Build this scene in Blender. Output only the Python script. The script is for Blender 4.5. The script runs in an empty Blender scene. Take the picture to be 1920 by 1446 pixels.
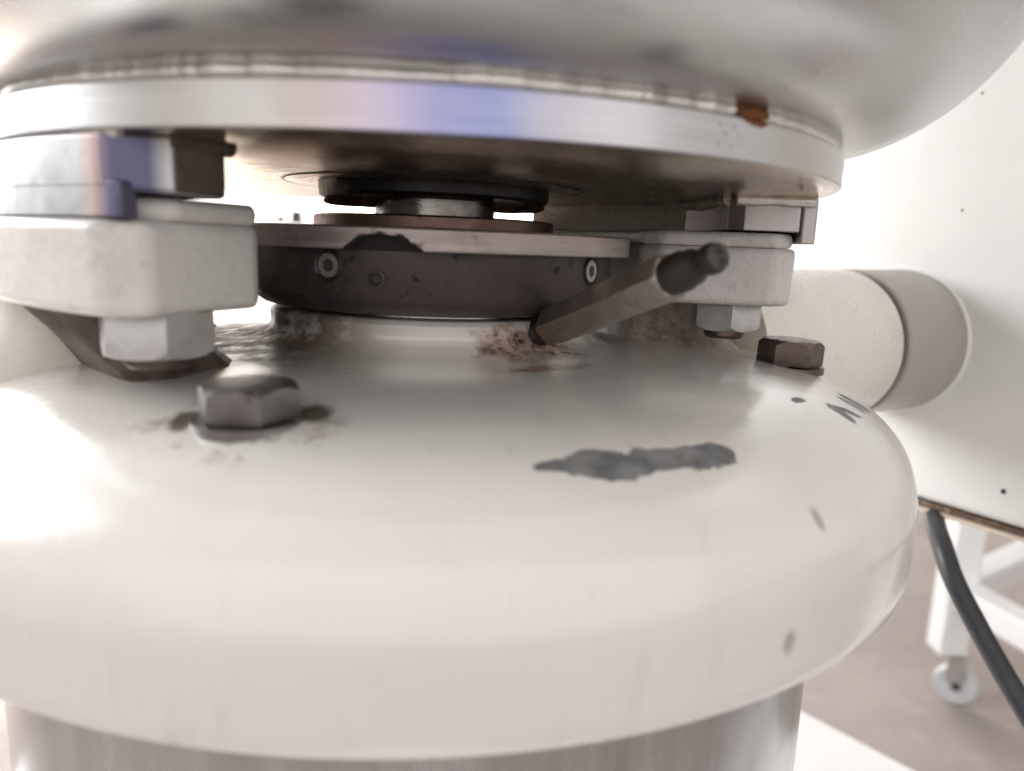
import bpy, bmesh, math, random
from mathutils import Vector, Matrix, noise
random.seed(7)
S = 0.13            # metres per modelling unit (radius of the gear housing)
Z0 = 0.80           # height of the camera above the floor, metres
R = math.radians
sc = bpy.context.scene
col = sc.collection

# ------------------------------------------------------------------ camera
cam = bpy.data.cameras.new('camera')
cam_o = bpy.data.objects.new('camera', cam); col.objects.link(cam_o)
cam.sensor_fit = 'HORIZONTAL'; cam.sensor_width = 36.0
cam.lens = 1410 * 36 / 1920
cam.clip_start = 0.005; cam.clip_end = 200
yaw, pitch, roll = 0.1078, -0.1852, 0.0378
fw = Vector((math.sin(yaw)*math.cos(pitch), math.cos(yaw)*math.cos(pitch), math.sin(pitch)))
rt = fw.cross(Vector((0, 0, 1))).normalized(); up = rt.cross(fw)
r2 = rt*math.cos(roll) + up*math.sin(roll); u2 = up*math.cos(roll) - rt*math.sin(roll)
m = Matrix((r2, u2, -fw)).transposed().to_4x4()
m.translation = Vector((0, -1.716*S, Z0))
cam_o.matrix_world = m
cam.dof.use_dof = True
cam.dof.focus_distance = 1.56*S
cam.dof.aperture_fstop = 11
sc.camera = cam_o

# ------------------------------------------------------------------ light
world = bpy.data.worlds.new('World'); sc.world = world; world.use_nodes = True
bgn = world.node_tree.nodes['Background']
bgn.inputs['Color'].default_value = (1.0, 0.972, 0.965, 1)
bgn.inputs['Strength'].default_value = 0.40

def area(name, loc, target, sx, sy, power, color=(1, 1, 1)):
    l = bpy.data.lights.new(name, 'AREA'); l.shape = 'RECTANGLE'
    l.size = sx*S; l.size_y = sy*S; l.energy = power; l.color = color
    o = bpy.data.objects.new(name, l); col.objects.link(o)
    p = Vector(loc)*S + Vector((0, 0, Z0)); t = Vector(target)*S + Vector((0, 0, Z0))
    o.location = p; o.rotation_euler = (t-p).to_track_quat('-Z', 'Y').to_euler()
    return o
area('window_light', (-9.5, 1.4, 4.2), (0, 0, -.1), 5, 5, 6.5, (0.97, 0.98, 1.0))
area('cabinet_fill_light', (-9, 6.8, 3.4), (1.6, .7, .2), 4, 5, 13, (0.98, 0.985, 1.0))  # added fill lamp, brightens the cabinet face past the bowl
area('front_fill_light', (0, -17, 7.0), (0, 0, .2), 50, 18, 17, (1.0, 0.96, 0.94))  # added fill behind the camera, lifts the hollow under the flange
area('back_wall_fill_light', (5, 26, 9), (5, 34, 0), 22, 8, 170, (1.0, 0.95, 0.89)).data.spread = R(140)  # added lamp out of view, turns the back wall white
area('rear_floor_fill_light', (-12, 17, 9), (-12, 17, -6), 10, 12, 95, (1.0, 0.94, 0.85)).data.spread = R(60)  # added lamp out of view, brightens the floor at the back

vs = sc.view_settings
vs.view_transform = 'Standard'; vs.look = 'None'; vs.gamma = 1; vs.use_curve_mapping = False
vs.exposure = 0.9
sc.cycles.max_bounces = 10; sc.cycles.diffuse_bounces = 6; sc.cycles.glossy_bounces = 7
sc.cycles.caustics_reflective = False; sc.cycles.caustics_refractive = False

# ------------------------------------------------------------------ helpers
def mesh_obj(name, verts, faces, mat, parent=None, smooth=35, bevel=0, seg=2):
    me = bpy.data.meshes.new(name)
    me.from_pydata([tuple(c*S for c in v) for v in verts], [], faces)
    bm = bmesh.new(); bm.from_mesh(me)
    bmesh.ops.recalc_face_normals(bm, faces=bm.faces); bm.to_mesh(me); bm.free()
    me.polygons.foreach_set('use_smooth', [True]*len(me.polygons))
    if bevel == 0: me.set_sharp_from_angle(angle=R(smooth))
    if mat: me.materials.append(mat)
    o = bpy.data.objects.new(name, me); col.objects.link(o)
    place(o, parent)
    if bevel:
        b = o.modifiers.new('bevel', 'BEVEL'); b.width = bevel*S; b.segments = seg
        b.limit_method = 'ANGLE'; b.angle_limit = R(28); b.harden_normals = True
    return o

def world_of(o):
    v = Vector((0, 0, 0))
    while o: v += o.location; o = o.parent
    return v

def place(o, parent):
    base = Vector((0, 0, Z0))
    if parent is not None:
        o.parent = parent; o.location = base - world_of(parent)
    else: o.location = base

def thing(name, label, cat, loc=(0, 0, 0), group=None):
    o = bpy.data.objects.new(name, None); col.objects.link(o)
    o.empty_display_size = 0.02
    o.location = Vector(loc)*S + Vector((0, 0, Z0))
    tag(o, label, cat, group); return o

def tag(o, label, cat, group=None):
    o['label'] = label; o['category'] = cat
    if group: o['group'] = group

def lathe(prof, n=192, closed=False, wob=None):
    """prof: list of (r,z); r==0 makes a pole"""
    v, f = [], []
    idx = []
    for r_, z_ in prof:
        if r_ < 1e-6:
            idx.append([len(v)]*n); v.append((0, 0, z_))
        else:
            row = []
            for i in range(n):
                a = 2*math.pi*i/n
                dr, dz = wob(a, r_, z_) if wob else (0, 0)
                row.append(len(v)); v.append(((r_+dr)*math.cos(a), (r_+dr)*math.sin(a), z_+dz))
            idx.append(row)
    m_ = len(prof)
    for k in range(m_ if closed else m_-1):
        A, B = idx[k], idx[(k+1) % m_]
        for i in range(n):
            j = (i+1) % n
            q = [A[i], A[j], B[j], B[i]]
            q2 = []
            for t in q:
                if t not in q2: q2.append(t)
            if len(q2) > 2: f.append(q2)
    return v, f

def xform(v, M): return [tuple(M @ Vector(p)) for p in v]

def frame_to(origin, axis, up_hint=(0, 0, 1)):
    z = Vector(axis).normalized()
    x = Vector(up_hint).cross(z)
    if x.length < 1e-4: x = Vector((1, 0, 0))
    x.normalize(); y = z.cross(x)
    M = Matrix((x, y, z)).transposed().to_4x4(); M.translation = Vector(origin)
    return M

def smooth_profile(pts, n=8):
    """Catmull-Rom through the points"""
    out = []
    P = [pts[0]] + list(pts) + [pts[-1]]
    for i in range(1, len(P)-2):
        p0, p1, p2, p3 = [Vector(q) for q in P[i-1:i+3]]
        for k in range(n):
            t = k/n
            out.append(tuple(0.5*((2*p1)+(p2-p0)*t+(2*p0-5*p1+4*p2-p3)*t*t+(3*p1-p0-3*p2+p3)*t**3)))
    out.append(tuple(pts[-1])); return out

def arc_block(levels, a0, a1, co, ci, n=24):
    """Curved block between two radii. levels: (z, r0, r1, end_offset)."""
    v, f, rows = [], [], []
    for z, r0, r1, e in levels:
        b0, b1 = R(a0) - e/((r0+r1)/2), R(a1) + e/((r0+r1)/2)
        O = [(r1-co, b0)] + [(r1, b0+co/r1 + (b1-b0-2*co/r1)*i/n) for i in range(n+1)] + [(r1-co, b1)]
        I = [(r0+ci, b0)] + [(r0, b0+ci/r0 + (b1-b0-2*ci/r0)*i/n) for i in range(n+1)] + [(r0+ci, b1)]
        ro = []; ri = []
        for rr, aa in O: ro.append(len(v)); v.append((rr*math.cos(aa), rr*math.sin(aa), z))
        for rr, aa in I: ri.append(len(v)); v.append((rr*math.cos(aa), rr*math.sin(aa), z))
        rows.append((ro, ri))
    N = len(rows[0][0])
    for k in range(len(rows)-1):
        (o1, i1), (o2, i2) = rows[k], rows[k+1]
        for i in range(N-1):
            f.append([o1[i], o1[i+1], o2[i+1], o2[i]]); f.append([i1[i+1], i1[i], i2[i], i2[i+1]])
        f.append([i1[0], o1[0], o2[0], i2[0]]); f.append([o1[-1], i1[-1], i2[-1], o2[-1]])
    for ro, ri in (rows[0], rows[-1]):
        for i in range(N-1): f.append([ro[i], ri[i], ri[i+1], ro[i+1]])
    return v, f

def sweep(path, rad, n=14, radf=None, cap=True):
    v, f = [], []
    P = [Vector(p) for p in path]
    nrm = None
    for i, p in enumerate(P):
        t = (P[min(i+1, len(P)-1)] - P[max(i-1, 0)]).normalized()
        if nrm is None:
            nrm = t.cross(Vector((0, 0, 1)))
            if nrm.length < 1e-3: nrm = t.cross(Vector((1, 0, 0)))
        nrm = (nrm - t*nrm.dot(t)).normalized(); b = t.cross(nrm)
        for k in range(n):
            a = 2*math.pi*k/n; r_ = radf(i, a) if radf else rad
            v.append(tuple(p + nrm*math.cos(a)*r_ + b*math.sin(a)*r_))
    for i in range(len(P)-1):
        for k in range(n):
            j = (k+1) % n
            f.append([i*n+k, i*n+j, (i+1)*n+j, (i+1)*n+k])
    if cap:
        f.append(list(range(n))); f.append(list(range((len(P)-1)*n, len(P)*n)))
    return v, f

def weld(name, parent, mat, r_, z_, a0, a1, rad, step=0.022, tilt=0.0, seed=0):
    """stacked-ripple weld bead along an arc"""
    L = abs(R(a1-a0))*r_; n = max(8, int(L/0.0045))
    path = []; rs = []
    for i in range(n+1):
        a = R(a0+(a1-a0)*i/n); s = L*i/n
        w = noise.noise(Vector((s*9, seed, 0)))*.30 + noise.noise(Vector((s*30, seed+3, 0)))*.20
        ph = (s/step + .35*noise.noise(Vector((s*12, seed+8, 1)))) % 1.0
        path.append((r_*math.cos(a), r_*math.sin(a), z_ + .004*noise.noise(Vector((s*6, seed+5, 0)))))
        rs.append(rad*(1 + w*1.7 + .10*(1-ph)**2))
    v, f = sweep(path, rad, 10, lambda i, a: rs[i])
    return mesh_obj(name, v, f, mat, parent, 60)

def box(c, s, M=None):
    v = [(c[0]+sx*s[0]/2, c[1]+sy*s[1]/2, c[2]+sz*s[2]/2) for sx in (-1, 1) for sy in (-1, 1) for sz in (-1, 1)]
    if M is not None: v = xform(v, M)
    return v, [[0, 1, 3, 2], [4, 6, 7, 5], [0, 4, 5, 1], [2, 3, 7, 6], [0, 2, 6, 4], [1, 5, 7, 3]]

# ------------------------------------------------------------------ materials
class NT:
    def __init__(s, name):
        s.m = bpy.data.materials.new(name); s.m.use_nodes = True
        s.t = s.m.node_tree; s.b = s.t.nodes['Principled BSDF']
        tc = s.t.nodes.new('ShaderNodeTexCoord')
        vm = s.t.nodes.new('ShaderNodeVectorMath'); vm.operation = 'SCALE'
        s.t.links.new(tc.outputs['Object'], vm.inputs[0]); vm.inputs['Scale'].default_value = 1/S
        s.P = vm.outputs[0]; s.cache = {}
    def n(s, typ, **k):
        o = s.t.nodes.new(typ)
        for a, b in k.items(): setattr(o, a, b)
        return o
    def link(s, a, b): s.t.links.new(a, b)
    def val(s, x, inp):
        if isinstance(x, (int, float)): inp.default_value = x
        elif isinstance(x, (tuple, list)): inp.default_value = tuple(x) if len(x) == len(inp.default_value) else tuple(x)+(1,)
        else: s.link(x, inp)
    def math(s, op, a, b=0.0, c=0.0, clamp=False):
        o = s.n('ShaderNodeMath', operation=op, use_clamp=clamp)
        s.val(a, o.inputs[0]); s.val(b, o.inputs[1]); s.val(c, o.inputs[2]); return o.outputs[0]
    def vec(s, op, a, b=(0, 0, 0)):
        o = s.n('ShaderNodeVectorMath', operation=op)
        s.val(a, o.inputs[0]); s.val(b, o.inputs[1])
        return o.outputs['Value'] if op in ('DOT_PRODUCT', 'LENGTH', 'DISTANCE') else o.outputs[0]
    def noise(s, scale, detail=4, rough=.55, vec=None, dist=0):
        key = (scale, detail, rough, dist)
        if vec is None and key in s.cache: return s.cache[key]
        if vec is None:
            s.cache[key] = s._noise(scale, detail, rough, None, dist); return s.cache[key]
        return s._noise(scale, detail, rough, vec, dist)
    def _noise(s, scale, detail, rough, vec, dist):
        o = s.n('ShaderNodeTexNoise'); o.inputs['Scale'].default_value = scale
        o.inputs['Detail'].default_value = detail; o.inputs['Roughness'].default_value = rough
        o.inputs['Distortion'].default_value = dist
        s.link(vec if vec is not None else s.P, o.inputs['Vector']); return o.outputs['Fac']
    def ramp(s, x, a, b, lo=0.0, hi=1.0):
        o = s.n('ShaderNodeMapRange'); s.val(x, o.inputs[0])
        for i, q in enumerate((a, b, lo, hi)): o.inputs[i+1].default_value = q
        return o.outputs[0]
    def mix(s, fac, a, b):
        o = s.n('ShaderNodeMix', data_type='RGBA'); s.val(fac, o.inputs['Factor'])
        s.val(a, o.inputs[6]); s.val(b, o.inputs[7]); return o.outputs[2]
    def cramp(s, x, stops):
        o = s.n('ShaderNodeValToRGB'); e = o.color_ramp.elements
        while len(e) < len(stops): e.new(.5)
        for i, (p, c_) in enumerate(stops): e[i].position = p; e[i].color = tuple(c_)+(1,)
        s.val(x, o.inputs[0]); return o.outputs[0]
    def spot(s, c_, u, v, w, su, sv, sw=.08, amp=.6, nscale=25, edge=.08, detail=3):
        d = s.vec('SUBTRACT', s.P, tuple(c_))
        def ax(k, z_):
            k = Vector(k).normalized()/z_
            return s.vec('DOT_PRODUCT', d, tuple(k))
        cx = s.n('ShaderNodeCombineXYZ')
        s.link(ax(u, su), cx.inputs[0]); s.link(ax(v, sv), cx.inputs[1]); s.link(ax(w, sw), cx.inputs[2])
        L = s.vec('LENGTH', cx.outputs[0])
        nz = s.math('SUBTRACT', s.noise(nscale, detail, .6), .5)
        L = s.math('MULTIPLY_ADD', nz, amp*2, L)
        return s.ramp(L, 1.0+edge, 1.0-edge)
    def polar(s):
        sp = s.n('ShaderNodeSeparateXYZ'); s.link(s.P, sp.inputs[0])
        ang = s.math('ARCTAN2', sp.outputs[1], sp.outputs[0])
        r_ = s.vec('LENGTH', s.vec('MULTIPLY', s.P, (1, 1, 0)))
        return ang, r_, sp.outputs[2]
    def comb(s, a, b, c_):
        o = s.n('ShaderNodeCombineXYZ'); s.val(a, o.inputs[0]); s.val(b, o.inputs[1]); s.val(c_, o.inputs[2]); return o.outputs[0]
    def bump(s, h, strength, dist=.01, prev=None):
        o = s.n('ShaderNodeBump'); o.inputs['Strength'].default_value = strength
        o.inputs['Distance'].default_value = dist*S; s.link(h, o.inputs['Height'])
        if prev is not None: s.link(prev, o.inputs['Normal'])
        return o.outputs[0]
    def set(s, **k):
        names = dict(color='Base Color', rough='Roughness', metal='Metallic', normal='Normal', coat='Coat Weight', coatr='Coat Roughness', spec='Specular IOR Level')
        for a, b in k.items(): s.val(b, s.b.inputs[names[a]])
        return s.m

def orm(*masks, nt):
    o = masks[0]
    for q in masks[1:]: o = nt.math('MAXIMUM', o, q)
    return o

def paint_housing():
    t = NT('cream_gloss_paint_worn')
    ang, rr, zz = t.polar()
    base = t.mix(t.ramp(t.noise(2.2, 3), .35, .7), (.835, .795, .745), (.785, .745, .70))
    base = t.mix(t.ramp(t.noise(14, 5, .65), .58, .8, 0, .10), base, (.46, .38, .30))
    base = t.mix(t.ramp(t.noise(34, 6, .75), .66, .74, 0, .35), base, (.36, .29, .22))
    base = t.mix(t.ramp(t.noise(1.1, 2), .45, .7, 0, .5), base, (.80, .745, .70))
    # grey primer where the paint has chipped away
    rad = lambda a: (math.cos(R(a)), math.sin(R(a)), 0)
    tan = lambda a: (-math.sin(R(a)), math.cos(R(a)), 0)
    sl = lambda a, k: (math.cos(R(a)), math.sin(R(a)), k)
    nr = lambda a, k: Vector(tan(a)).cross(Vector(sl(a, k)))
    chips = []
    for c_, a, su, sv, amp, ns in (
            ((.215, -.838, -.2605), -75.5, .060, .026, .55, 26),
            ((.275, -.822, -.2605), -71.5, .055, .022, .6, 30),
            ((.345, -.800, -.2590), -66.5, .062, .024, .6, 28),
            ((.165, -.849, -.2600), -79.0, .045, .012, .35, 34)):
        chips.append(t.spot(c_, tan(a), sl(a, -.45), nr(a, -.45), su, sv*1.1, .06, amp*1.5, 24, .04, 7))
    for c_, a, su, sv, rot in (((.700, -.520, -.263), -37, .016, .032, .55), ((.728, -.497, -.264), -34, .015, .026, -.45), ((.800, -.392, -.272), -26, .022, .036, .25),
                               ((.775, -.425, -.270), -29, .016, .030, .2), ((.624, -.511, -.243), -39, .022, .010, 0)):
        u_ = Vector(tan(a)); v_ = Vector(sl(a, -.3)).normalized()
        chips.append(t.spot(c_, u_*math.cos(rot)+v_*math.sin(rot), v_*math.cos(rot)-u_*math.sin(rot), nr(a, -.3), su, sv, .06, .7, 40, .1, 3))
    for c_, su, sv in (((.439, -.898, -.468), .010, .016), ((.497, -.830, -.335), .008, .014), ((.985, -.17, -.39), .006, .014)):
        a = math.degrees(math.atan2(c_[1], c_[0]))
        chips.append(t.math('MULTIPLY', t.spot(c_, tan(a), (0, 0, 1), rad(a), su, sv, .05, .5, 40, .3), .6))
    big = orm(*chips[:4], nt=t)
    chip = orm(*chips, nt=t)
    grey = t.mix(t.ramp(t.noise(28, 7), .35, .65), (.12, .125, .13), (.27, .268, .265))
    grey = t.mix(t.ramp(t.noise(34, 6, .75), .58, .66), grey, (.16, .10, .06))
    # scuffs: faint grey rubbed strokes on the drum side
    sc_ = t.noise(9, 4, .6, t.vec('MULTIPLY', t.comb(ang, zz, rr), (2.2, .55, 1)))
    scuff = t.math('MULTIPLY', t.ramp(sc_, .60, .74), .20)
    # rust / grease stains
    st = [t.spot((.165, -.315, -.183), tan(-62), (0, 0, 1), rad(-62), .085, .032, .07, 1.0, 28, .35, 5),
          t.spot((.225, -.300, -.196), tan(-55), (0, 0, 1), rad(-55), .075, .02, .055, .9, 28, .4, 5),
          t.spot((.205, -.425, -.212), tan(-63), rad(-63), (0, 0, 1), .075, .022, .05, 1.1, 28, .4, 5)]
    stain = orm(*st, nt=t)
    stain2 = t.math('MULTIPLY', stain, t.ramp(t.noise(40, 5, .7), .42, .62))
    blt = []
    for a in (-107.5, -9.5):
        cc = (.785*math.cos(R(a)), .785*math.sin(R(a)), -.238)
        blt.append(t.spot(cc, tan(a), rad(a), (0, 0, 1), .125, .090, .06, .4, 28, .25, 5))
    ring = t.math('MULTIPLY', orm(*blt, nt=t), .75)
    # dirty rough casting around the foot of the hub and brackets
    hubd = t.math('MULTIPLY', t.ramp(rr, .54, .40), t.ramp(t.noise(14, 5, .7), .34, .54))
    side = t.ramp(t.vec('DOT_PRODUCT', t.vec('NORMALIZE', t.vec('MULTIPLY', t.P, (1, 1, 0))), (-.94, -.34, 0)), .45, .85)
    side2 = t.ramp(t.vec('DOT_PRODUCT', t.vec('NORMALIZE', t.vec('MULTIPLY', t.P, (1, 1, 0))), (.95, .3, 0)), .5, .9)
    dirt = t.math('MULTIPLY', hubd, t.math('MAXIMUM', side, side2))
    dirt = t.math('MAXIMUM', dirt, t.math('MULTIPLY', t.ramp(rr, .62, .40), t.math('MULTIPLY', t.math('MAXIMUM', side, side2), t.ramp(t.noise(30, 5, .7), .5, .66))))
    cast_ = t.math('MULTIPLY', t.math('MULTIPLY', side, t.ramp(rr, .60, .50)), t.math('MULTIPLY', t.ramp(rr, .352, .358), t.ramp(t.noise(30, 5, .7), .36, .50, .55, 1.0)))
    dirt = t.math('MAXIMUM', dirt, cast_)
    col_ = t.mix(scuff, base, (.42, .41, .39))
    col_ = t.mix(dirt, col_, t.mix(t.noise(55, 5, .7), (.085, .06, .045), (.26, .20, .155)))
    col_ = t.mix(t.math('MULTIPLY', stain, .62), col_, (.42, .22, .10))
    col_ = t.mix(stain2, col_, (.055, .022, .010))
    bn = t.math('MULTIPLY', ring, t.ramp(t.noise(19, 5, .7), .50, .62))
    col_ = t.mix(bn, col_, (.13, .085, .05))
    bx, by = .762*math.cos(R(-107.5)), .762*math.sin(R(-107.5))
    gr = orm(t.spot((bx-.092, by+.000, -.239), (1, 0, 0), (0, 1, 0), (0, 0, 1), .016, .034, .05, .6, 28, .25, 5),
             t.spot((bx+.070, by+.012, -.239), (1, 0, 0), (0, 1, 0), (0, 0, 1), .026, .034, .05, .5, 28, .25, 5), nt=t)
    col_ = t.mix(t.math('MULTIPLY', gr, .9), col_, (.095, .072, .045))
    col_ = t.mix(chip, col_, grey)
    rough = t.math('ADD', t.ramp(t.noise(5, 4), .3, .7, .10, .20), t.math('MULTIPLY', t.math('MAXIMUM', t.math('MAXIMUM', chip, stain2), dirt), .4), clamp=True)
    h = t.math('ADD', t.math('MULTIPLY', t.noise(3.3, 2), 1.0), t.math('MULTIPLY', t.noise(34, 3), .08))
    n1 = t.bump(h, .22, .03)
    n2 = t.bump(t.math('MULTIPLY', t.noise(55, 5, .7), t.math('MAXIMUM', side, side2)), .25, .008, n1)
    n2 = t.bump(t.math('SUBTRACT', 1.0, big), .7, .006, n2)
    return t.set(color=col_, rough=rough, normal=n2, coat=t.math('SUBTRACT', 1.0, t.math('MULTIPLY', t.math('MAXIMUM', t.math('MAXIMUM', chip, stain2), dirt), .95), clamp=True), coatr=.22)

def paint(name, c1, c2, rough=.35, grime=.25, grime_c=(.30, .25, .20), ns=18, bump_s=.25, bscale=60, cut=.55):
    t = NT(name)
    base = t.mix(t.ramp(t.noise(3, 3), .35, .7), c1, c2)
    g = t.math('MULTIPLY', t.ramp(t.noise(ns, 6, .68), cut, cut+.16), grime)
    col_ = t.mix(g, base, grime_c)
    nn = t.bump(t.math('ADD', t.noise(bscale, 4, .6), t.math('MULTIPLY', t.noise(8, 2), 1.5)), bump_s, .012)
    return t.set(color=col_, rough=t.ramp(t.noise(11, 3), .3, .7, rough-.08, rough+.1), normal=nn)

def steel(name, c, rough=.3, streak='ring', dirt=.15, tint=None, dirt_c=(.10, .07, .05), spots=(), bump_s=.12, metal=1.0):
    t = NT(name)
    ang, rr, zz = t.polar()
    if streak == 'soft': sv = t.vec('MULTIPLY', t.P, (.06, .06, .10))
    elif streak == 'ring': sv = t.vec('MULTIPLY', t.comb(ang, rr, zz), (1.2, 55, 55))
    elif streak == 'vertical': sv = t.vec('MULTIPLY', t.comb(ang, rr, zz), (9, 1, .6))
    else: sv = t.P
    s_ = t.noise(2.0 if streak in ('ring', 'vertical') else 30, 4 if streak != 'soft' else 2, .6, sv)
    base = t.mix(t.ramp(s_, .3, .7), tuple(q*(.70 if streak == 'ring' else .86) for q in c), tuple(min(1, q*1.08) for q in c))
    blot = t.ramp(t.noise(5, 5, .6), .52, .75)
    base = t.mix(t.math('MULTIPLY', blot, dirt), base, dirt_c)
    base = t.mix(t.math('MULTIPLY', t.ramp(t.noise(38, 6, .7), .60, .70), dirt*1.6, 0, True), base, dirt_c)
    if tint is not None: base = tint(t, base, ang, rr, zz)
    sm = 0.0
    for c_, u, v, w, su, sv_, colr, *amp in spots:
        q = t.spot(c_, u, v, w, su, sv_, .05 if not amp else .3, .5 if not amp else amp[0], 35, .15 if not amp else .02)
        base = t.mix(q, base, colr); sm = q if isinstance(sm, float) else t.math('MAXIMUM', sm, q)
    ro = t.math('ADD', t.ramp(s_, .3, .7, rough-.05, rough+.07), t.math('MULTIPLY', blot, .12))
    if tint is heat_tint: ro = t.math('SUBTRACT', ro, t.math('MULTIPLY', t.ramp(zz, .1200, .1192), t.ramp(rr, .35, .6, .04, .12)))
    if not isinstance(sm, float): ro = t.math('ADD', ro, t.math('MULTIPLY', sm, .4))
    me = metal if isinstance(sm, float) else t.math('SUBTRACT', metal, t.math('MULTIPLY', sm, .9))
    nn = t.bump(s_, bump_s, .004)
    return t.set(color=base, rough=ro, metal=me, normal=nn)

def heat_tint(t, base, ang, rr, zz):
    x = t.math('DIVIDE', t.math('ADD', t.math('ADD', ang, math.pi), t.math('MULTIPLY', t.noise(7, 3), .05)), 2*math.pi)
    p = lambda d: (d+180)/360 + .004
    c = t.cramp(x, [(p(-124), (.72, .73, .74)), (p(-112), (.62, .57, .49)), (p(-105), (.55, .52, .48)), (p(-99), (.62, .48, .45)),
                    (p(-95), (.52, .42, .60)), (p(-90), (.22, .21, .55)), (p(-85), (.15, .20, .55)), (p(-80), (.52, .49, .58)), (p(-74), (.62, .60, .61)),
                    (p(-52), (.70, .66, .60)), (p(-46), (.74, .68, .56)), (p(-38), (.68, .66, .63))])
    rim = t.ramp(rr, .812, .818)
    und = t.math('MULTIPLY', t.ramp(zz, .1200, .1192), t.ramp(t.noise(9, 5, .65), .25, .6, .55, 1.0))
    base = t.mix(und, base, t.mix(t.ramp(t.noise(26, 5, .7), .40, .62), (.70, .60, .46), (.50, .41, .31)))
    lines = t.noise(2.0, 4, .6, t.vec('MULTIPLY', t.comb(ang, rr, zz), (1.2, 55, 55)))
    grey = t.mix(t.ramp(lines, .3, .7), (.36, .365, .375), (.66, .665, .68))
    return t.mix(rim, base, t.mix(.42, c, grey))

def lug_tint(t, base, ang, rr, zz):
    deg = lambda d: R(d)
    b1 = t.math('MULTIPLY', t.ramp(ang, deg(-121.5), deg(-119.2)), t.ramp(ang, deg(-116.0), deg(-117.2)))
    p1 = t.math('MULTIPLY', t.ramp(ang, deg(-123), deg(-121)), t.ramp(ang, deg(-118.5), deg(-120.5)))
    base = t.mix(t.math('MULTIPLY', p1, .8), base, (.62, .42, .36))
    base = t.mix(t.math('MULTIPLY', b1, .9), base, (.10, .10, .19))
    end_shade = t.math('MULTIPLY', t.ramp(ang, deg(-115.85), deg(-115.72)), t.ramp(t.noise(16, 4), .25, .5, .75, .95))  # dark end face: its shade is put into the steel colour
    return t.mix(end_shade, base, (.13, .11, .095))

def lug_tint_r(t, base, ang, rr, zz):
    b1 = t.math('MULTIPLY', t.ramp(ang, R(16), R(4)), t.ramp(ang, R(-11), R(-4)))
    return t.mix(t.math('MULTIPLY', b1, .55), base, (.30, .28, .38))

M = {}
M['housing'] = paint_housing()
M['bracket'] = paint('white_bracket_paint', (.80, .775, .745), (.75, .72, .69), .36, .35, (.35, .29, .24), 16, .22, 45, .57)
M['bracket_r'] = paint('speckled_bracket_paint', (.72, .68, .655), (.66, .615, .59), .42, .5, (.20, .15, .12), 26, .40, 60, .57)
M['bracket_neck'] = paint('rust_and_shade_bracket_neck', (.13, .10, .08), (.07, .045, .03), .65, .8, (.045, .025, .014), 12, .7, 40, .44)  # rust brown, darkened further with painted shade beneath the block
M['bracket_neck_right'] = paint('dirty_bracket_neck', (.55, .47, .41), (.42, .35, .30), .6, .7, (.16, .115, .09), 22, .8, 45, .47)
M['segment_paint'] = paint('chipped_cream_paint', (.82, .72, .58), (.74, .62, .48), .55, .85, (.05, .03, .02), 16, .9, 60, .62)
M['bowl'] = steel('satin_steel_bowl', (.68, .68, .675), .25, 'soft', .02, None, (.30, .26, .22), (), .05)
M['flange'] = steel('turned_steel_flange', (.70, .61, .50), .30, 'ring', .10, heat_tint, (.20, .14, .10),
                    [((.421, -.707, .180), (.86, .51, 0), (0, 0, 1), (.5, -.86, 0), .032, .013, (.22, .075, .02))] +
                    [((.822*math.cos(R(a)), .822*math.sin(R(a)), z), (-math.sin(R(a)), math.cos(R(a)), 0), (0, 0, 1), (math.cos(R(a)), math.sin(R(a)), 0), .0030, .0024, (.50, .47, .45))
                     for a, z in ((-64, .161), (-62.2, .160), (-63.2, .151), (-61.4, .150), (-64, .136), (-62.4, .135))], .14)
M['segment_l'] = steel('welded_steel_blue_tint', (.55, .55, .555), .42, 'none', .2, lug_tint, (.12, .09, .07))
M['segment_r'] = steel('welded_steel_violet_tint', (.48, .45, .44), .40, 'none', .25, lug_tint_r, (.12, .09, .07))
M['weld'] = steel('weld_metal', (.80, .78, .74), .36, 'none', .30, None, (.20, .15, .11), (), .3)
M['shaft'] = steel('spotted_shaft_steel', (.50, .47, .44), .26, 'ring', .55, None, (.05, .035, .03))
M['plate'] = steel('rusty_plate', (.30, .20, .165), .45, 'none', .75, None, (.060, .024, .015), (), .4, .85)
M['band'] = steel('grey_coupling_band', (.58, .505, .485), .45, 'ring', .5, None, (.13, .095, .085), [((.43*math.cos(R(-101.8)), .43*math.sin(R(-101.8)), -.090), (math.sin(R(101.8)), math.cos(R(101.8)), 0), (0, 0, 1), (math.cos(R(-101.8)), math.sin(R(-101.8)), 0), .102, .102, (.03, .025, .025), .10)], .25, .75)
M['cast'] = steel('oily_black_casting', (.090, .070, .070), .46, 'none', 1.0, None, (.008, .006, .007), (), .7, .35)
M['nut'] = steel('dull_zinc', (.56, .545, .535), .42, 'none', .25, None, (.25, .20, .17), (), .2, .9)
M['bolt'] = steel('brown_oxidised_bolt', (.15, .115, .10), .36, 'none', .6, None, (.06, .03, .018), (), .5, .85)
M['bolt_grey'] = steel('grey_worn_bolt', (.29, .275, .265), .36, 'none', .5, None, (.10, .07, .055), (), .4, .9)
M['hex'] = steel('brown_hex_rod', (.38, .335, .295), .34, 'none', .5, None, (.09, .06, .045), (), .25, .85)
M['nipple'] = steel('dark_nipple_steel', (.075, .066, .060), .42, 'none', .4, None, (.03, .025, .02), (), .2, .8)
M['column'] = steel('brushed_steel_column', (.64, .635, .63), .20, 'vertical', .04, None, (.25, .21, .18), (), .1)
M['arm'] = paint('cream_arm_paint', (.82, .79, .71), (.80, .765, .685), .30, .05, (.45, .38, .30), 6, .015, 4, .62)
M['collar'] = paint('grey_collar_paint', (.41, .38, .35), (.37, .345, .32), .36, .08, (.35, .28, .22), 6, .015, 4, .62)
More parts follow.
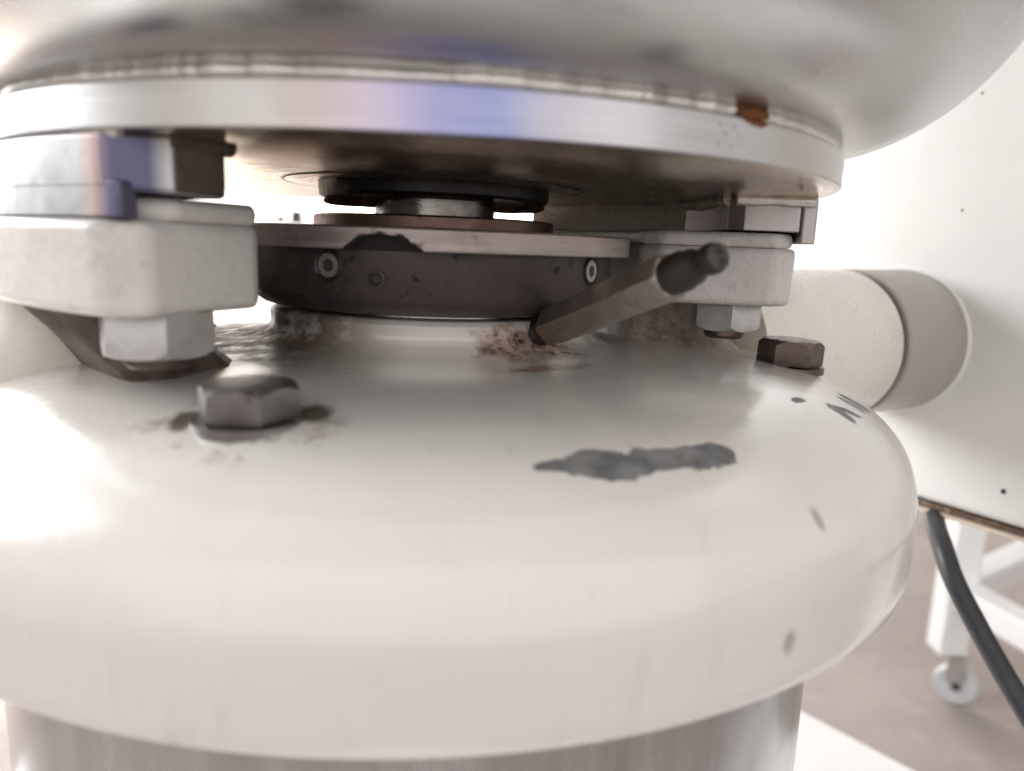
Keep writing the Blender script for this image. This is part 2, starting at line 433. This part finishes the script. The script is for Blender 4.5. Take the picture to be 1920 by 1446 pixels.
M['cabinet'] = paint('white_cabinet_paint', (.89, .875, .85), (.87, .85, .82), .38, .06, (.4, .33, .26), 7, .05, 30, .62)
M['rust'] = paint('rusted_edge', (.16, .10, .065), (.08, .045, .03), .7, .8, (.32, .25, .19), 25, .8, 50, .5)
M['rust_orange'] = paint('orange_rust', (.30, .115, .035), (.20, .07, .022), .8, .6, (.09, .035, .015), 30, .8, 60, .5)
M['white'] = paint('white_enamel', (.82, .82, .82), (.80, .80, .80), .35, .05, (.4, .35, .3), 2, .03, 10, .6)
M['rubber'] = paint('black_rubber', (.030, .031, .036), (.040, .041, .046), .45, .15, (.10, .10, .10), 30, .1, 60, .6)
M['seal'] = paint('black_seal', (.020, .021, .023), (.03, .03, .03), .35, .3, (.06, .045, .035), 20, .3, 50, .55)
M['grey_plastic'] = paint('grey_caster_plastic', (.55, .56, .57), (.5, .51, .52), .4, .05, (.3, .3, .3), 4, .05, 10, .6)

def gunk():
    t = NT('brown_grease')
    k = t.ramp(t.noise(30, 4, .6), .45, .62)
    c_ = t.mix(k, (.028, .014, .008), (.26, .09, .018))
    return t.set(color=c_, rough=.55, normal=t.bump(t.noise(60, 4), .6, .01))
M['gunk'] = gunk()

def floor_mat():
    t = NT('worn_brown_concrete')
    a = t.mix(t.ramp(t.noise(.45, 6, .62), .3, .72), (.36, .315, .29), (.27, .23, .21))
    a = t.mix(t.ramp(t.noise(1.6, 5, .65), .55, .75, 0, .5), a, (.46, .40, .375))
    return t.set(color=a, rough=.6, normal=t.bump(t.noise(6, 5), .2, .05))
M['floor'] = floor_mat()

# ------------------------------------------------------------------ setting
FL = -Z0/S
v, f = [(-400, -400, FL), (400, -400, FL), (400, 400, FL), (-400, 400, FL)], [[0, 1, 2, 3]]
floor = mesh_obj('floor', v, f, M['floor']); floor['kind'] = 'structure'

v, f = [(-120, 34, FL), (120, 34, FL), (120, 34, 26), (-120, 34, 26)], [[0, 1, 2, 3]]
wall = mesh_obj('back_wall', v, f, M['white']); wall['kind'] = 'structure'

# ------------------------------------------------------------------ machine base and column
PH = R(27); nx = Vector((math.cos(PH), math.sin(PH), 0)); tx = Vector((-math.sin(PH), math.cos(PH), 0))
def rotM(a, o=(0, 0, 0)):
    q = Matrix.Rotation(a, 4, 'Z'); q.translation = Vector(o); return q
BZ = -3.0
a_b = R(34)
base = thing('machine_base', 'white flat-topped machine base low beneath the steel column', 'machine base', (0, 0, FL))
v, f = box((.75, .3, (BZ-.12+FL)/2), (5.4, 5.4, (BZ-.12)-FL), rotM(a_b)); mesh_obj('plinth', v, f, M['white'], base, bevel=.03)
v, f = box((.75, .3, BZ-.06), (5.6, 5.6, .12), rotM(a_b)); mesh_obj('top_plate', v, f, M['white'], base, bevel=.03)

v, f = lathe([(0, BZ), (.858, BZ), (.858, -.545), (0, -.545)], 128)
column = mesh_obj('pedestal_column', v, f, M['column'])
tag(column, 'brushed grey steel round column carrying the cream gear housing', 'column')

# ------------------------------------------------------------------ gear housing
hous = thing('gear_housing', 'glossy cream painted round gear housing with chipped grey patches on its shoulder', 'gear housing', (0, 0, -.527))
fil = smooth_profile([(.352, -.160), (.3525, -.176), (.362, -.190), (.385, -.201), (.43, -.208), (.52, -.214), (.62, -.2205), (.71, -.2285), (.79, -.240),
                      (.87, -.262), (.936, -.298), (.982, -.346), (1.004, -.405), (1.008, -.45), (1.007, -.51)], 7)
prof = [(.14, -.16), (.14, -.1423), (.336, -.1423), (.346, -.145), (.352, -.152)] + fil + [(1.006, -.530), (1.003, -.538), (.994, -.5425), (.80, -.5425)]
def wob(a, r_, z_):
    if .36 < r_ < .6 and z_ > -.25:
        k = max(0, 1-abs(r_-.42)/.14)
        side = max(0, math.cos(a-R(195)))**2 + max(0, math.cos(a-R(25)))**2
        q = Vector((r_*math.cos(a), r_*math.sin(a), z_))
        return (0, .005*k*side*noise.noise(q*22))
    return (0, 0)
v, f = lathe(prof, 288, wob=wob)
mesh_obj('cover', v, f, M['housing'], hous, 40)

def hexhead(rc, h, ch=.25, dome=.0, washer=0):
    """hexagonal head with the usual rounded corners on top; base at z=0"""
    v, f = [], []
    n = 48
    rows = []
    ap = rc*math.cos(R(30))
    def hexr(a):
        k = (a + R(30)) % R(60) - R(30)
        return ap/math.cos(k)
    zs = [(0, 0), (0, 1), (.55, 1), (1, 1)]
    for lvl in range(6):
        row = []
        for i in range(n):
            a = 2*math.pi*i/n
            hr = hexr(a)
            over = (hr-ap)/(rc-ap)
            top = h*(1-ch*over**1.1)          # corners sit lower: chamfer curve
            if lvl == 0: p = (hr*.985, .0)
            elif lvl == 1: p = (hr, h*.04)
            elif lvl == 2: p = (hr, top)
            elif lvl == 3: p = (ap*.965, h*1.0)
            elif lvl == 4: p = (ap*.6, h*(1+dome*.8))
            else: p = (ap*.25, h*(1+dome))
            row.append(len(v)); v.append((p[0]*math.cos(a), p[0]*math.sin(a), p[1]))
        rows.append(row)
    for k in range(5):
        for i in range(n):
            j = (i+1) % n; f.append([rows[k][i], rows[k][j], rows[k+1][j], rows[k+1][i]])
    f.append(rows[0][::-1]); f.append(rows[-1])
    return v, f

def tube_ring(r0, r1, z0, z1, n=64):
    return lathe([(r0, z0), (r1, z0), (r1, z1), (r0, z1)], n, True)

# cover bolts
for a, rot, mat, lab, tl in ((-108.1, 24, 'bolt_grey', 'grey worn hex bolt near the left bracket, out of focus', 0), (-9.5, 8, 'bolt', 'dark brown rusted hex bolt near the right bracket', 0)):
    p = ((.762 if a < -90 else .80)*math.cos(R(a)), (.762 if a < -90 else .80)*math.sin(R(a)), -.2365 if a < -90 else -.241)
    Mx = frame_to(p, (0.03*math.cos(R(a)), 0.03*math.sin(R(a)), 1), (0, 1, 0)) @ Matrix.Rotation(R(rot), 4, 'Z')
    v, f = hexhead(.067 if a < -90 else .070, .043 if a < -90 else .054, .20, .06)
    b = mesh_obj('bolt', xform(v, Mx @ Matrix.Translation((0, 0, .004))), f, M[mat], hous, 30); b['label'] = lab
    v, f = tube_ring(.03, .0745, -.012, .0015)
    mesh_obj('washer', xform(v, Mx), f, M[mat], b, 30)

# clamp brackets (cast with the housing)
def bracket(a0, a1, neck, side, nutpos, nutrot, r0, r1, co):
    # block
    v, f = arc_block([(-.112, r0, r1-.004, 0), (.0125, r0, r1, 0)], a0, a1, co, .045)
    bm_ = M['bracket' if side == 'l' else 'bracket_r']
    blk = mesh_obj('bracket', v, f, bm_, hous, bevel=.016, seg=3)
    v, f = arc_block([(.0120, r0+.001, .786, 0), (.044, r0+.001, .786, 0)], a0+.05, a1-.05, .046, .045)
    mesh_obj('spigot', v, f, bm_, blk, bevel=.014, seg=3)
    # neck flaring into the cover
    lv = []
    for k in range(9):
        t_ = k/8; z = -.104 - t_*.145
        e = .10*t_**3 - .0
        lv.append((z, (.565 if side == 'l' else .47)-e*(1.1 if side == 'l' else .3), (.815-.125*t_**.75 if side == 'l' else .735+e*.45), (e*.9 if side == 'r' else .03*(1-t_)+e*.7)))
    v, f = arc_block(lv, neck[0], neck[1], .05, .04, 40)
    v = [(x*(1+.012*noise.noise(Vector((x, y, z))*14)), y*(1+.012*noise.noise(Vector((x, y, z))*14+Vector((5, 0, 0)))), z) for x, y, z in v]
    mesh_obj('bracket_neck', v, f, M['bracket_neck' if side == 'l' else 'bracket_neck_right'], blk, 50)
    if side == 'l':      # painted web that carries the rear of the bracket
        lv = []
        for k in range(13):
            t_ = k/12; e = .11*t_**2.6
            lv.append((-.108 - t_*.165, .60, .822+e, e*.5))
        v, f = arc_block(lv, -193, -150, .03, .03, 30)
        mesh_obj('bracket_web', v, f, M['arm'], blk, 50)
    v, f = hexhead(.081, .064, .16, 0)
    Mx = Matrix.Translation((nutpos[0], nutpos[1], -.110)) @ Matrix.Rotation(math.pi, 4, 'X') @ Matrix.Rotation(R(nutrot), 4, 'Z')
    nut = mesh_obj('nut', xform(v, Mx), f, M['nut'], blk, 30)
    v, f = lathe([(0, -.02), (.046, -.02), (.046, .076), (.040, .083), (0, .083)], 32)
    mesh_obj('stud', xform(v, Mx), f, M['bolt'], nut, 30)
    return blk
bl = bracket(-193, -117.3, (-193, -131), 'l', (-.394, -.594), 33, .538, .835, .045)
bl['label'] = 'white painted clamp bracket at the left front, out of focus'
br = bracket(-12.5, 62, (8, 62), 'r', (.672, -.036), 12, .455, .798, .055)
br['label'] = 'speckled white clamp bracket at the right'

# grease fitting on a hexagonal extension
A = Vector((.196, -.272, -.170)); B = Vector((.345, -.640, -.036))
ax = (B-A).normalized(); Lh = (B-A).length
Mg = frame_to(A, ax) @ Matrix.Rotation(R(8), 4, 'Z')
v, f = lathe([(0, -.03), (.040, -.03), (.040, .0), (.025, .004), (.025, .010), (.027, .014), (.025, .018), (.027, .022), (.025, .026), (.027, .030), (.025, .034), (.027, .038), (.025, .042), (.025, .068), (0, .068)], 32)
gf = mesh_obj('grease_fitting', xform(v, Mg), f, M['nipple'], hous, 30)
gf['label'] = 'brown hexagonal grease extension ending in a dark nipple, pointing at the viewer'
hv, hf = [], []
rc = .0390
for z, k in ((.062, .86), (.072, 1), (Lh-.008, 1), (Lh, .88)):
    for i in range(6): hv.append((rc*k*math.cos(R(60*i)), rc*k*math.sin(R(60*i)), z))
for k in range(3):
    for i in range(6): hf.append([k*6+i, k*6+(i+1) % 6, (k+1)*6+(i+1) % 6, (k+1)*6+i])
hf.append(list(range(6))); hf.append(list(range(18, 24)))
mesh_obj('hexagonal_rod', xform(hv, Mg), hf, M['hex'], gf, bevel=.004)
v, f = lathe([(0, Lh-.01), (.029, Lh-.01), (.030, Lh+.026), (.027, Lh+.031), (.026, Lh+.048), (.020, Lh+.058), (.0185, Lh+.070), (.0215, Lh+.077), (.0225, Lh+.088), (.019, Lh+.097), (.009, Lh+.100), (.006, Lh+.097), (0, Lh+.097)], 40)
mesh_obj('nipple', xform(v, Mg), f, M['nipple'], gf, 40)

# ------------------------------------------------------------------ shaft and coupling
cp = thing('shaft_coupling', 'oily black round coupling with a grey band on the shaft between housing and bowl', 'coupling', (0, 0, -.142))
v, f = lathe([(0, -.15), (.131, -.15), (.131, .14), (0, .14)], 128); mesh_obj('shaft', v, f, M['shaft'], cp)
v, f = lathe([(.132, .0225), (.254, .0225), (.2617, .026), (.2617, .0450), (.256, .0490), (.132, .0490)], 128, True); mesh_obj('clamp_plate', v, f, M['plate'], cp)
def notch(a, r_, z_):          # round relief milled into the lower edge of the band
    d = math.hypot((a-R(360-101.8))*.43, z_+.090)
    return (-.030, 0) if (r_ > .42 and d < .098) else (0, 0)
v, f = lathe([(.132, .0220), (.426, .0220)] + [(.430, .0182-.0017*k) for k in range(21)] + [(.428, -.018), (.132, -.018)], 1200, True, notch); mesh_obj('band', v, f, M['band'], cp)
v, f = lathe([(.132, -.0185), (.392, -.0185), (.393, -.102), (.382, -.119), (.366, -.130), (.352, -.1345), (.132, -.1345)], 160, True)
disc = mesh_obj('coupling_body', v, f, M['cast'], cp, 40)
v, f = lathe([(.132, -.1350), (.300, -.1350), (.300, -.1418), (.132, -.1418)], 128, True); mesh_obj('thrust_washer', v, f, M['shaft'], cp)
def setscrew(a, z, rr_, r_, deep, lab):
    o = (rr_*math.cos(R(a)), rr_*math.sin(R(a)), z)
    Mx = frame_to(o, (math.cos(R(a)), math.sin(R(a)), 0))
    v, f = lathe([(r_*1.0, -.02), (r_*1.32, -.02), (r_*1.32, .001), (r_*1.22, .004), (r_*1.0, .001)], 40, True)
    sk = mesh_obj('screw_socket', xform(v, Mx), f, M['seal'], disc, 30)
    n = 36; v = []; f = []
    for z_, k in ((-.03, 1.0), (-.002, 1.0), (.001, .93), (.001, 'h'), (-.018, 'h')):
        for i in range(n):
            a_ = 2*math.pi*i/n
            if k == 'h': q = .56*math.cos(R(30))/math.cos((a_+R(30)) % R(60)-R(30))
            else: q = k
            v.append((r_*q*math.cos(a_), r_*q*math.sin(a_), z_))
    for k in range(4):
        for i in range(n): f.append([k*n+i, k*n+(i+1) % n, (k+1)*n+(i+1) % n, (k+1)*n+i])
    f.append(list(range(4*n, 5*n)))
    s_ = mesh_obj('set_screw', xform(v, Mx), f, M['nut'], sk, 30); s_['label'] = lab
setscrew(-118.3, -.048, .393, .0225, 0, 'bright socket screw left of the dark boss')
setscrew(-38.6, -.046, .393, .0225, 0, 'dark socket screw by the grease fitting')
Mx = frame_to((.394*math.cos(R(-104.5)), .394*math.sin(R(-104.5)), -.068), (math.cos(R(-104.5)), math.sin(R(-104.5)), 0))
v, f = lathe([(0, -.02), (.016, -.02), (.016, .003), (.011, .005), (.006, -.004), (0, -.004)], 32)
mesh_obj('plug', xform(v, Mx), f, M['cast'], disc, 30)

# ------------------------------------------------------------------ bowl
bowl = thing('mixing_bowl', 'large satin steel bowl with a thick welded flange above the coupling', 'bowl', (0, 0, .119))
prof = [(.70, .190), (.74, .188), (.78, .189)]
for k in range(1, 25):
    t_ = -90 + k*90/24
    prof.append((.78+.335*math.cos(R(t_)), .189+.335+.335*math.sin(R(t_))))
prof += [(1.13, .75), (1.16, 1.1), (1.17, 1.5), (1.15, 1.5), (1.14, 1.1), (1.10, .60), (.9, .26), (.70, .22)]
def dent(a, r_, z_):
    q = Vector((math.cos(a)*2.3, math.sin(a)*2.3, z_*4))
    return (.006*noise.noise(q), .004*noise.noise(q+Vector((9, 0, 0)))) if r_ > .8 else (0, 0)
v, f = lathe(prof, 224, True, dent); mesh_obj('shell', v, f, M['bowl'], bowl, 60)
v, f = lathe([(.18, .1191), (.818, .1191), (.8212, .1200), (.8225, .1220), (.8225, .1725), (.8212, .1748), (.818, .1757), (.18, .1757)], 288, True)
fl = mesh_obj('flange', v, f, M['flange'], bowl, 25)
for i, (a0, a1) in enumerate(((-152, -111), (-112, -72), (-73, -20), (-20.5, 60), (59.5, 130), (129.5, 208.5))):
    weld('weld_bead', fl, M['weld'], (.799), .184, a0, a1, .0165, .019, seed=i*11)
fv, ff = lathe([(0, .011), (.012, .010), (.024, .006), (.030, 0), (.020, -.006), (0, -.007)], 28, wob=lambda a, r_, z_: (r_*.45*noise.noise(Vector((math.cos(a)*1.6, math.sin(a)*1.6, 4))), .002*noise.noise(Vector((math.cos(a)*3, math.sin(a)*3, r_*80)))))
rk = mesh_obj('rust_flake', [(q.x, q.y, q.z) for q in (frame_to((.412, -.699, .186), (.40, -.68, .62)) @ Matrix.Diagonal((1.25, .55, 1, 1)) @ Vector(p) for p in fv)], ff, M['rust_orange'], fl, 60)
v, f = lathe([(.320, .1185), (.3235, .1185), (.3235, .1170), (.320, .1170)], 160, True); mesh_obj('groove_ring', v, f, M['seal'], fl, 50)
v, f = lathe([(.249, .1185), (.316, .1185), (.3185, .1176), (.316, .1168), (.249, .1160)], 160, True); mesh_obj('inset_ring', v, f, M['flange'], fl, 50)
v, f = lathe([(.132, .119), (.247, .119), (.251, .112), (.249, .092), (.243, .087), (.132, .087)], 128, True); mesh_obj('seal_ring', v, f, M['seal'], bowl, 40)
def drip(a, r_, z_):
    q = Vector((math.cos(a)*5, math.sin(a)*5, z_*4))
    k = noise.noise(q)*.5 + noise.noise(q*3.1)*.35 + noise.noise(q*8)*.25
    w_ = min(1.0, max(0.0, (math.sin(a)+.62)/.5))
    if z_ > .0855: return (0, 0)
    lump = max(0, 1-abs(((a-R(196)+math.pi) % (2*math.pi))-math.pi)/.35)
    return (k*.012-.03*(1-w_), (.0855-z_)*(1-w_) - w_*(abs(k)*.010 + lump*.010))
v, f = lathe([(.133, .0868), (.236, .0868), (.240, .0845), (.236, .080), (.222, .0765), (.20, .075), (.17, .075), (.133, .077)], 260, True, drip)
mesh_obj('grease_residue', v, f, M['gunk'], bowl, 60)

def clamp_seg(a0, a1, mat, lab, left):
    if left:     # full-depth block whose outer corner is cut off at an angle
        v, f = arc_block([(.0475, .640, .820, 0), (.1188, .640, .820, 0)], a0, a1, .058, .030)
    else:
        v, f = arc_block([(.0475, .640, .787, 0), (.1188, .640, .787, 0)], a0, a1, .004, .030)
    sgm = mesh_obj('clamp_segment', v, f, mat, bowl, bevel=.007)
    sgm['label'] = lab
    if left: v, f = arc_block([(.0145, .788, .8192, 0), (.0600, .788, .8192, 0)], a0, a1-2.6, .004, .004)
    else: v, f = arc_block([(.024, .788, .820, 0), (.1188, .788, .820, 0)], a0, a1, .004, .004)
    mesh_obj('locating_lip', v, f, mat, sgm, bevel=.006)
    return sgm
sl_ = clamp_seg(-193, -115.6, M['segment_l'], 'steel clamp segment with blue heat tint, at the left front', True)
weld('weld_bead', sl_, M['weld'], .806, .1165, -124, -118.6, .010, .02, seed=70)
sr_ = clamp_seg(-11.5, 64, M['segment_r'], 'steel clamp segment with violet heat tint, at the right', False)
weld('weld_bead', sr_, M['segment_paint'], .640, .112, -9, 64, .0125, .022, seed=90)
# radial beads across the visible segment ends
def radial_weld(parent, a, r0, r1, z, rad, seed):
    n = 40; path = []; rs = []
    for i in range(n+1):
        q = r0+(r1-r0)*i/n
        path.append((q*math.cos(R(a)), q*math.sin(R(a)), z)); rs.append(rad*(1+.45*noise.noise(Vector((q*20, seed, 0)))+.10*noise.noise(Vector((q*60, seed, 0)))))
    v, f = sweep(path, rad, 10, lambda i, a_: rs[i]); mesh_obj('weld_bead', v, f, M['bracket_neck'] if seed == 3 else M['weld'], parent, 60)
radial_weld(sl_, -115.6, .66, .765, .1165, .0125, 3)
radial_weld(sr_, -11.9, .65, .81, .112, .013, 5)
# old cream paint still covering the far part of the right segment
v, f = arc_block([(.0490, .634, .650, 0), (.103, .634, .650, 0)], 14, 63, .003, .003)
pr = mesh_obj('paint_remnant', v, f, M['segment_paint'], sr_, bevel=.004); pr['label'] = 'rough cream paint with black pits'

# ------------------------------------------------------------------ arm and cabinet
arm = thing('support_arm', 'thick cream tube with a dark joint and grey collar running into the white cabinet', 'arm', tuple(nx*.9+Vector((0, 0, -.29))))
Ma = frame_to((0, 0, -.288), nx)
v, f = lathe([(0, .80), (.300, .80), (.285, .99), (.262, 1.10), (.250, 1.18), (.247, 1.25), (.247, 1.505), (.243, 1.511), (0, 1.511)], 128); mesh_obj('tube', xform(v, Ma), f, M['arm'], arm, 40)
v, f = lathe([(0, 1.510), (.232, 1.510), (.232, 1.545), (0, 1.545)], 96); mesh_obj('joint_gasket', xform(v, Ma), f, M['rust'], arm, 40)
v, f = lathe([(0, 1.544), (.243, 1.544), (.249, 1.550), (.252, 1.885), (0, 1.885)], 128); mesh_obj('collar', xform(v, Ma), f, M['collar'], arm, 40)
def torus_weld(rad):
    path = []; rs = []
    for i in range(181):
        a = 2*math.pi*i/180; path.append((.254*math.cos(a), .254*math.sin(a), 1.884)); rs.append(.008*(1+.3*noise.noise(Vector((math.cos(a)*9, math.sin(a)*9, 0)))))
    return sweep(path, .008, 8, lambda i, a_: rs[i], False)
v, f = torus_weld(.25); mesh_obj('weld_bead', xform(v, Ma), f, M['cabinet'], arm, 60)

cab = thing('cabinet', 'large white painted cabinet behind at the right, its bottom edge rusty', 'cabinet', tuple(nx*2.9+Vector((0, 0, -.86))))
Mc = rotM(PH)
v, f = box((1.885+1.1, .1, .80), (2.2, 3.6, 3.30), Mc); mesh_obj('housing_panel', v, f, M['cabinet'], cab, bevel=.03)
v, f = box((1.885+1.1, .1, -.861), (2.185, 3.57, .022), Mc); mesh_obj('rusty_seam', v, f, M['rust'], cab)
nseg = 90; vv = []
def lipstrip():
    v, f = [], []
    for i in range(nseg+1):
        y = -1.70+3.6*i/nseg; w = .005*noise.noise(Vector((y*7, 0, 0))) + .003*noise.noise(Vector((y*23, 3, 0)))
        for x, z in ((1.882, -.873), (1.882, -.886+w), (2.2, -.886+w), (2.2, -.873)): v.append((x, y, z))
    for i in range(nseg):
        for k in range(4): f.append([i*4+k, i*4+(k+1) % 4, i*4+4+(k+1) % 4, i*4+4+k])
    return xform(v, Mc), f
v, f = lipstrip(); mesh_obj('bottom_lip', v, f, M['segment_paint'], cab, 40)
for t_, z, s_ in ((-.43, -.738, .009), (-.17, .168, .0045), (-.18, .54, .004)):
    v, f = lathe([(0, .002), (s_*.7, .002), (s_, 0), (s_*1.0, -.01), (0, -.01)], 12, wob=lambda a, r_, z_: (r_*.35*noise.noise(Vector((math.cos(a)*1.7, math.sin(a)*1.7, s_*100))), 0))
    q = nx*1.885 + tx*t_ + Vector((0, 0, z))
    mesh_obj('paint_pit', xform(v, frame_to(q, -nx)), f, M['rust'] if z > 0 else M['seal'], cab)
# stand that carries the cabinet (hidden behind the cabinet and out of frame)
v, f = box((3.1, -1.2, (FL-.872)/2), (.5, .5, -.872-FL), Mc); mesh_obj('leg', v, f, M['white'], cab, bevel=.02)

# ------------------------------------------------------------------ cable
cpts = [(1.95, .80, -.80), (1.86, .76, -.878), (1.775, .640, -.905), (1.715, .50, -.950), (1.704, .414, -1.024), (1.74, .338, -1.134), (1.774, .242, -1.244), (1.811, .135, -1.355), (1.86, -.02, -1.50), (1.93, -.25, -1.75), (2.0, -.5, -2.3), (2.05, -.6, -3.2), (2.2, -.6, -4.4), (2.5, -.5, -5.6), (3.0, -.3, FL+.035), (3.8, .1, FL+.033)]
v, f = sweep(smooth_profile(cpts, 8), .0325, 16)
cb = mesh_obj('power_cable', v, f, M['rubber'], None, 60); tag(cb, 'thick black rubber cable hanging in a curve below the white cabinet', 'cable')

# ------------------------------------------------------------------ trolley in the background
tr = thing('trolley', 'white tubular trolley frame on grey casters in the blurred background', 'trolley', (7.3, 7.35, FL))
lx, ly = 7.29, 7.35
d1 = Vector((.13, -.99, 0)).normalized(); d2 = Vector((.87, .49, 0)).normalized()
def bar(p, q, w, h):
    p = Vector(p); q = Vector(q); d = q-p
    Mx = frame_to(p, d, (0, 0, 1)); L = d.length
    return box((0, 0, L/2), (w, h, L), Mx)
corners = [Vector((lx, ly, 0)), Vector((lx, ly, 0))+d1*4.2, Vector((lx, ly, 0))+d2*6.5, Vector((lx, ly, 0))+d1*4.2+d2*6.5]
for k, c_ in enumerate(corners):
    v, f = box((0, 0, (-5.40-1.2)/2), (.40, .40, 4.2), rotM(R(-10), (c_.x, c_.y, 0))); mesh_obj('leg', v, f, M['white'], tr, bevel=.04)
    cst = c_ + Vector((.12, -.08, 0))
    v, f = box((0, 0, 0), (.10, .34, .05), Matrix.Translation((cst.x, cst.y, -5.42)) @ rotM(R(55)))
    fk = mesh_obj('caster', v, f, M['grey_plastic'], tr, bevel=.01)
    for s_ in (-1, 1):
        v, f = box((s_*.09, 0, -.19), (.02, .22, .36), Matrix.Translation((cst.x, cst.y, -5.44)) @ rotM(R(55)))
        mesh_obj('fork', v, f, M['nut'], fk, bevel=.005)
    Mw = frame_to((cst.x+.02, cst.y-.02, FL+.285), rotM(R(55)) @ Vector((1, 0, 0)))
    v, f = lathe([(.0, -.07), (.13, -.07), (.15, -.055), (.25, -.06), (.285, -.04), (.285, .04), (.25, .06), (.15, .055), (.13, .07), (0, .07)], 40)
    mesh_obj('wheel', xform(v, Mw), f, M['grey_plastic'], fk, 30)
    v, f = lathe([(0, -.10), (.05, -.10), (.06, -.09), (.06, .09), (.05, .10), (0, .10)], 20)
    mesh_obj('axle', xform(v, Mw), f, M['rubber'], fk, 30)
for z in (-4.5,):
    for p, q in ((corners[0], corners[1]), (corners[0], corners[2]), (corners[2], corners[3]), (corners[1], corners[3])):
        d = (q-p).normalized()*.205
        v, f = bar((p.x+d.x, p.y+d.y, z), (q.x-d.x, q.y-d.y, z), .40, .36); mesh_obj('rail', v, f, M['white'], tr, bevel=.04)
v, f = box((0, 0, 0), (.1, .1, .1)); 
mid = (corners[0]+corners[3])/2
v, f = box((3.05, -2.1, -1.15), (7.2, 4.8, .14), Matrix.Translation((lx, ly, 0)) @ rotM(math.atan2(d2.y, d2.x)))
mesh_obj('shelf', v, f, M['white'], tr, bevel=.03)

# ------------------------------------------------------------------ far storage cabinet with a fitting on top
fc = thing('storage_cabinet', 'white storage cabinet far behind, glimpsed through the gap under the bowl', 'cabinet', (-4.4, 24.2, FL))
v, f = box((-4.4, 24.2, (FL+.40)/2), (5.0, 1.8, .40-FL)); mesh_obj('carcass', v, f, M['white'], fc, bevel=.04)
for k in (-1, 1):
    v, f = box((-4.4+k*1.22, 23.27, (FL+.40)/2), (2.36, .06, (.40-FL)*.93)); d_ = mesh_obj('door', v, f, M['white'], fc, bevel=.02)
    v, f = box((-4.4+k*.18, 23.20, -2.4), (.06, .08, .7)); mesh_obj('handle', v, f, M['grey_plastic'], d_, bevel=.01)
vz = thing('bench_vise', 'small blurred grey vise on the far white cabinet', 'vise', (-4.5, 23.7, .40))
v, f = box((-4.72, 23.7, .45), (1.1, .5, .10)); mesh_obj('base', v, f, M['rubber'], vz, bevel=.02)
v, f = box((-4.42, 23.7, .66), (.34, .5, .32)); mesh_obj('jaw', v, f, M['rubber'], vz, bevel=.03)
v, f = box((-4.92, 23.7, .58), (.18, .45, .16)); mesh_obj('jaw', v, f, M['rubber'], vz, bevel=.02)
v, f = sweep([(-5.01, 23.7, .58), (-5.27, 23.7, .58)], .04, 10); mesh_obj('screw_handle', v, f, M['nut'], vz, 40)
